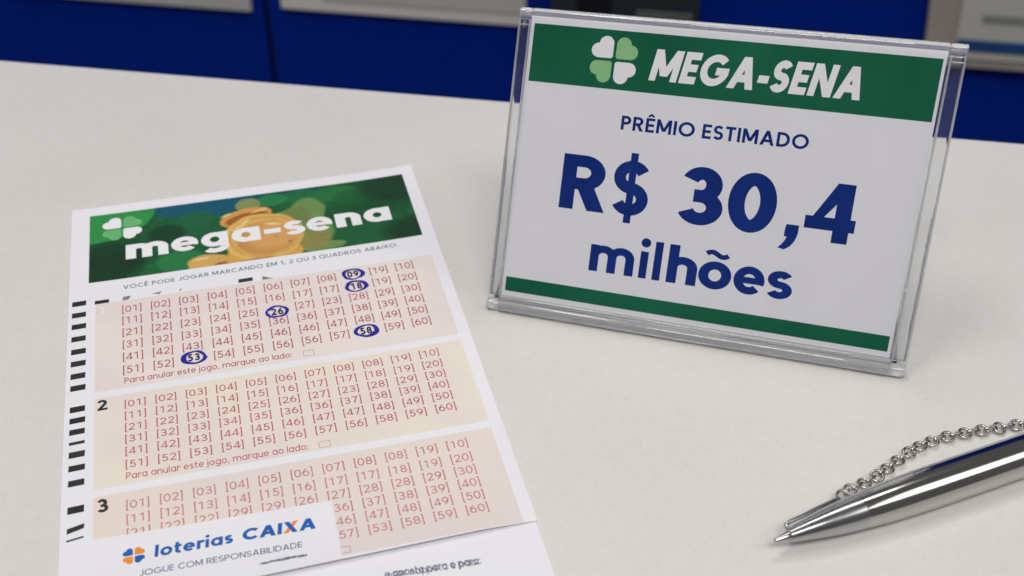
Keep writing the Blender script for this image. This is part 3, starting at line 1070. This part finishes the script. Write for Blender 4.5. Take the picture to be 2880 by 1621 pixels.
LB = 0.066
sheet_on('label_sheet', [(5.3, 109.05), (48.95, 110.1), (48.9, v_end(48.9)), (5.3, v_end(5.3))], LB, 0.03, M_PAPER, lab)
fl = lambda u, v, n: fs(u, v, n + LB + 0.03)
pr = Print()
for dx, dy, m in ((-1, 1, M_LOGO_BLUE), (1, 1, M_LOGO_ORANGE), (-1, -1, M_LOGO_ORANGE), (1, -1, M_LOGO_BLUE)):
    pr.heart(12.95, -114.55, dx, dy, 0.14, 1.2, m, 0.95)
pr.build('clover_logo', fl, lab, 0.02)
pr = Print()
pr.text('loterias', 16.5, -115.85, 30.3, -115.95, 2.75, .21, M_LOGO_BLUE, .10, slant=.08)
pr.build('logo_lettering', fl, lab, 0.02)
pr = Print()
pr.text('CAIXA', 31.9, -115.9, 45.2, -116.25, 2.75, .235, M_LOGO_BLUE, .08, slant=.12,
        mats=[M_LOGO_BLUE, M_LOGO_BLUE, M_LOGO_BLUE, [M_LOGO_ORANGE, M_LOGO_BLUE], M_LOGO_BLUE])
pr.build('logo_lettering', fl, lab, 0.02)
pr = Print()
pr.text('JOGUE COM RESPONSABILIDADE', 13.9, -119.7, 42.3, -120.2, 1.4, .12, M_TEXT_BLUE, .13)
pr.build('slogan_text', fl, lab, 0.02)
pr = Print()
rnd = random.Random(3)
for k in range(16):
    a = k / 15
    u = 34.5 + 7.8 * a
    pr.poly([(u, -122.55 - .15 * math.sin(k)), (u + .62, -122.5 - .1 * rnd.random()), (u + .55, -122.1 + .35 * math.sin(a * 3.1) * rnd.random()), (u + .05, -122.25 + .25 * math.sin(a * 3.1))], M_SMUDGE, .003 * (k % 3))
pr.build('smudge', fl, lab, 0.02)

under = empty('paper_sheet', SLIP_LOC, SLIP_A)
tag(under, 'plain white paper sheet with smudged grey print emerging from under the foot of the slip', 'paper sheet')
bm = bmesh.new()
quad = [(0.4, 112), (84.6, 112), (84.7, 165), (0.4, 165)]
top = [bm.verts.new((u * MM, -v * MM, 0.09 * MM)) for u, v in quad]
bot = [bm.verts.new((u * MM, -v * MM, 0.005 * MM)) for u, v in quad]
bm.faces.new(list(reversed(top)))
bm.faces.new(bot)
for a in range(4):
    b = (a + 1) % 4
    bm.faces.new((top[a], top[b], bot[b], bot[a]))
bmesh.ops.recalc_face_normals(bm, faces=bm.faces[:])
from_bm('white_sheet', bm, M_PAPER, under)
fst = lambda u, v, n: (u * MM, v * MM, (0.09 + n) * MM)
pr = Print()
pr.text('e aposta para o para:', 55.5, -130.3, 72.6, -131.3, 1.75, .15, M_SMUDGE, .1)
pr.text('eser naposta e pao:', 55.9, -130.5, 72.2, -131.4, 1.6, .12, M_SMUDGE, .12)
pr.build('smudged_text', fst, under, 0.03)

# ------------------------------------------------------------------ acrylic sign
SGA = math.radians(-14.00162)
TILT = math.radians(24.64776)
SGW, SGH, SGK = 90.61, 67.74, 0.04359
holder = empty('sign_holder', (-0.00558, 0.2132, 0), SGA)
tag(holder, 'clear acrylic table sign holder standing on the counter beside the slip', 'sign holder')


def fg(u, v, n):
    v = v * (1 + SGK * (u / SGW - .5))
    y = v * math.sin(TILT) - n * math.cos(TILT)
    z = v * math.cos(TILT) + n * math.sin(TILT)
    return (u * MM, y * MM, z * MM)


def slab(name, u0, u1, v0, v1, n0, n1, mat, parent, bev=0.35, seg=3):
    bm = box_bm(u0, u1, v0, v1, n0, n1, bev, seg)
    for v in bm.verts:
        v.co = Vector(fg(*v.co))
    return from_bm(name, bm, mat, parent)


def rod(segs, cv, cn, mat, name, parent, prof, lines=26):
    """glass rounds along u: segs = (u0, u1, radius) butted end to end"""
    bm = bmesh.new()
    for u0, u1, r in segs:
        rings = []
        bv = 0.22
        for u, rr in ((u0, r - bv), (u0 + bv * .3, r - bv * .3), (u0 + bv, r), (u1 - bv, r), (u1 - bv * .3, r - bv * .3), (u1, r - bv)):
            rings.append([bm.verts.new(fg(u, *prof(rr, 2 * math.pi * i / lines, cv, cn))) for i in range(lines)])
        for a, b in zip(rings, rings[1:]):
            for i in range(lines):
                bm.faces.new((a[i], a[(i + 1) % lines], b[(i + 1) % lines], b[i]))
        bm.faces.new(list(reversed(rings[0])))
        bm.faces.new(rings[-1])
    bmesh.ops.recalc_face_normals(bm, faces=bm.faces[:])
    return from_bm(name, bm, mat, parent, True, 50)


slab('back_panel', 0.5, SGW - .5, 3.6, 65.5, -1.9, -0.35, M_ACRYLIC, holder, 0.25, 2)
slab('front_sheet', 2.9, 87.3, 4.0, 66.0, 0.25, 1.05, M_CLEAR, holder, 0.2, 2)
for u, wd, n0, n1 in ((0.22, .2, -1.9, -0.2), (SGW - .25, .22, -1.9, -0.2), (2.62, .18, -0.30, 0.9), (87.5, .2, -0.30, 0.9)):
    slab('side_edge', u - wd, u + wd, 3.6, 65.5, n0, n1, M_EDGE_ACRYLIC, holder, 0.1, 2)
for u0, u1 in ((.48, 2.3), (87.8, SGW - .55)):  # added slivers stand in for bright refraction lines in the top corners
    slab('corner_light_line', u0, u1, 64.15, 64.5, -0.30, 0.1, M_EDGE_ACRYLIC, holder, 0.1, 2)
oval = lambda r, a, cv, cn: (cv + r * math.sin(a), cn + r * 1.02 * math.cos(a))
rod([(0.0, 2.75, 1.18), (2.8, 87.2, 1.25), (87.25, SGW, 1.18)], 66.75, -1.35, M_FOLD, 'top_fold', holder, oval)
rod([(0.0, 2.75, 1.32), (2.8, 87.2, 1.42), (87.25, SGW, 1.32)], 1.75, 0.15, M_FOLD, 'bottom_fold', holder, oval)
rod([(2.8, 87.2, .68)], 3.55, 0.62, M_FOLD, 'bottom_lip', holder, oval)
bm = box_bm(0.0008, 0.0889, 0.0032, 0.060, 0.0002, 0.0018, 0.0004, 3)
from_bm('foot_plate', bm, M_ACRYLIC, holder)

sign = empty('printed_sign', (-0.00558, 0.2132, 0), SGA)
tag(sign, 'white prize card with green bands and navy lettering inside the acrylic holder', 'sign')
slab('card', 2.85, 86.9, 3.4, 66.35, -0.10, 0.05, M_CARD, sign, 0)
fp = lambda u, v, n: fg(u, v, n + 0.05)
pr = Print()
pr.rect(3.59, 86.25, 52.49, 64.80, M_SIGN_GREEN, 0, 20, 4)
band = pr.build('green_band', fp, sign, 0.02)
pr = Print()
for dx, dy, m in ((-1, 1, M_SIGN_WHITE), (1, 1, M_SIGN_LEAF), (-1, -1, M_SIGN_LEAF), (1, -1, M_SIGN_WHITE)):
    pr.heart(21.2, 58.6, dx, dy, 0.30, 3.05, m, 1.0)
pr.build('clover_logo', fp, band, 0.04)
pr = Print()
pr.text('MEGA-SENA', 28.9, 55.15, 71.7, 55.3, 6.55, .235, M_SIGN_WHITE, .085, slant=.17)
pr.build('title_lettering', fp, band, 0.04)
pr = Print()
pr.rect(3.59, 86.25, 5.23, 8.52, M_SIGN_GREEN, 0, 20, 1)
pr.build('green_stripe', fp, sign, 0.02)
pr = Print()
pr.text('PRÊMIO ESTIMADO', 24.5, 44.25, 63.3, 44.45, 2.98, .185, M_SIGN_BLUE, .13)
pr.build('caption_lettering', fp, sign, 0.02)
pr = Print()
for ch, a, b, v0, cap, w in (('R', 13.3, 23.3, 25.8, 12.0, .215), ('$', 24.4, 32.3, 26.0, 11.9, .205), ('3', 38.5, 48.1, 26.0, 12.4, .215),
                             ('0', 49.0, 59.0, 26.0, 12.4, .22), (',', 60.5, 64.2, 26.2, 12.2, .21), ('4', 65.1, 75.3, 26.1, 12.3, .215)):
    pr.text(ch, a, v0, b, v0, cap, w, M_SIGN_BLUE)
pr.build('amount_lettering', fp, sign, 0.02)
pr = Print()
for ch, a, b, cap, w in (('m', 21.5, 31.2, 8.05, .205), ('i', 32.4, 34.1, 8.05, .205), ('l', 35.35, 37.05, 8.15, .205), ('h', 38.4, 44.8, 8.1, .21),
                         ('õ', 45.1, 52.1, 8.1, .215), ('e', 52.6, 59.1, 8.1, .20), ('s', 59.6, 65.0, 8.1, .185)):
    pr.text(ch, a, 12.75, b, 12.75, cap, w, M_SIGN_BLUE)
pr.build('amount_lettering', fp, sign, 0.02)


# ------------------------------------------------------------------ pen and chain
def lathe(name, prof, p0, d, mat, parent, n=48, mats=None):
    d = d.normalized()
    x = d.cross(Vector((0, 0, 1))).normalized()
    y = x.cross(d)
    vs, fc = [], []
    for t, r in prof:
        for i in range(n):
            a = 2 * math.pi * i / n
            vs.append(p0 + d * (t * MM) + (x * math.cos(a) + y * math.sin(a)) * (r * MM))
    for k in range(len(prof) - 1):
        for i in range(n):
            fc.append((k * n + i, k * n + (i + 1) % n, (k + 1) * n + (i + 1) % n, (k + 1) * n + i))
    fc.append(tuple(range(n)))
    fc.append(tuple(reversed(range((len(prof) - 1) * n, len(prof) * n))))
    bm = bmesh.new()
    bv = [bm.verts.new(v) for v in vs]
    for f in fc:
        bm.faces.new([bv[i] for i in f])
    bmesh.ops.recalc_face_normals(bm, faces=bm.faces[:])
    return from_bm(name, bm, mat, parent, True, 35)


TIP = Vector((0.0471, 0.1444, 0.0036))
END = Vector((0.0983, 0.1657, 0.0041))
pen = empty('ballpoint_pen', (TIP.x, TIP.y, 0))
tag(pen, 'polished steel ballpoint pen lying on the counter with its tip to the left', 'pen')
p0 = TIP - Vector((TIP.x, TIP.y, 0))
PD = (END - TIP).normalized()
prof_nose = [(3.0, 1.05), (3.05, 1.22), (3.5, 1.30)]
for i in range(1, 15):
    t = 3.5 + 14.5 * i / 14
    prof_nose.append((t, 1.30 + 1.95 * math.sin((t - 3.5) / 14.5 * 1.25) / math.sin(1.25)))
lathe('nib', [(0, .26), (.12, .40), (.4, .46), (1.1, .60), (2.0, .80), (2.6, .92), (2.98, .95)], p0, PD, M_STEEL, pen)
lathe('nose_cone', prof_nose, p0, PD, M_STEEL_GREY, pen)
prof_b = [(18.02, 3.16), (18.12, 3.25), (18.3, 3.27), (20, 3.42), (23, 3.62), (27, 3.80), (32, 3.92), (40, 3.98), (60, 4.0), (100, 4.0), (128, 3.85)]
lathe('barrel', prof_b, p0, PD, M_STEEL, pen)
lathe('push_button', [(128.05, 2.2), (128.1, 2.3), (137, 2.2), (137.6, 1.8)], p0, PD, M_STEEL, pen)


def tube(pts, r, n=10, flat=1.0):
    bm = bmesh.new()
    rings = []
    for i, p in enumerate(pts):
        a, b = pts[max(i - 1, 0)], pts[min(i + 1, len(pts) - 1)]
        d = (b - a).normalized()
        x = d.cross(Vector((0, 0, 1))).normalized()
        y = x.cross(d)
        rings.append([bm.verts.new(p + (x * math.cos(2 * math.pi * k / n) + y * math.sin(2 * math.pi * k / n) * flat) * r) for k in range(n)])
    for a, b in zip(rings, rings[1:]):
        for k in range(n):
            bm.faces.new((a[k], a[(k + 1) % n], b[(k + 1) % n], b[k]))
    bm.faces.new(list(reversed(rings[0])))
    bm.faces.new(rings[-1])
    bmesh.ops.recalc_face_normals(bm, faces=bm.faces[:])
    return bm


base = Vector((TIP.x, TIP.y, 0))
# spring wire running from a small loop at the nose to the chain
wire = [Vector(p) - base for p in ((0.04985, 0.14705, 0.0038), (0.0497, 0.1478, 0.0041), (0.0504, 0.1484, 0.0042), (0.0530, 0.1499, 0.0040),
                                   (0.0560, 0.1519, 0.0038), (0.0592, 0.1540, 0.0034), (0.0609, 0.1552, 0.0030))]
from_bm('chain_wire', tube(wire, 0.00042, 10, 0.8), M_STEEL_GREY, pen, True)


def torus_mesh(name, R, r, sx=1.0, n=28, m=10):
    vs, fc = [], []
    for i in range(n):
        a = 2 * math.pi * i / n
        c = Vector((R * sx * math.cos(a), R * math.sin(a), 0))
        nx = Vector((math.cos(a), math.sin(a) * sx, 0)).normalized()
        for j in range(m):
            b = 2 * math.pi * j / m
            vs.append(c + nx * (r * math.cos(b)) + Vector((0, 0, r * math.sin(b))))
    for i in range(n):
        for j in range(m):
            fc.append((i * m + j, ((i + 1) % n) * m + j, ((i + 1) % n) * m + (j + 1) % m, i * m + (j + 1) % m))
    me = bpy.data.meshes.new(name)
    me.from_pydata([tuple(v) for v in vs], [], fc)
    me.materials.append(M_CHAIN)
    for p in me.polygons:
        p.use_smooth = True
    return me


CH = [(0.0621, 0.1567, 0.0021), (0.06397, 0.15865, 0.0016), (0.06708, 0.16067, 0.0012), (0.07007, 0.16277, 0.0010), (0.07246, 0.1647, 0.0010), (0.07502, 0.16691, 0.0010), (0.0777, 0.16905, 0.0010),
      (0.0802, 0.17065, 0.0011), (0.08298, 0.17216, 0.0010), (0.08642, 0.17348, 0.0010), (0.09013, 0.17448, 0.0010), (0.09381, 0.17534, 0.0010), (0.09747, 0.17603, 0.0010),
      (0.10119, 0.1769, 0.0010), (0.10488, 0.1776, 0.0010), (0.1084, 0.1786, 0.0010), (0.1119, 0.1798, 0.0010), (0.1152, 0.1815, 0.0010), (0.1182, 0.1837, 0.0010)]
chain = empty('pen_chain', (CH[0][0], CH[0][1], 0))
tag(chain, 'nickel link chain curving over the counter above the steel pen', 'chain')
cb = Vector((CH[0][0], CH[0][1], 0))
ring_me = torus_mesh('chain_link', 1.13 * MM, 0.28 * MM, 1.06)
oval_me = torus_mesh('chain_link', 0.46 * MM, 0.25 * MM, 2.3)
rnd = random.Random(11)
pts = [Vector(p) for p in CH]
hd = 0.62
for k in range(26):                      # the chain goes on across the counter, out of the picture
    hd += 0.05 * math.sin(k * 0.45)
    pts.append(pts[-1] + Vector((0.0037 * math.cos(hd), 0.0037 * math.sin(hd), 0)))
for i, p in enumerate(pts):
    d = (pts[min(i + 1, len(pts) - 1)] - pts[max(i - 1, 0)]).normalized()
    ang = math.atan2(d.y, d.x)
    o = bpy.data.objects.new('chain_link', ring_me)
    COL.objects.link(o)
    o.parent = chain
    o.location = p - cb
    o.rotation_euler = (rnd.uniform(-.22, .22) + .12, rnd.uniform(-.15, .15), ang)
    if i < len(pts) - 1:
        q = pts[i + 1]
        dd = q - p
        o = bpy.data.objects.new('chain_link', oval_me)
        COL.objects.link(o)
        o.parent = chain
        o.location = (p + q) / 2 - cb + Vector((0, 0, 0.0001))
        L = dd.length
        o.scale = (max(0.5, (L / 2 - 0.00062) / (1.056 * MM)), 1, 1)
        o.rotation_euler = (math.radians(90) + rnd.uniform(-.35, .35), 0, math.atan2(dd.y, dd.x))
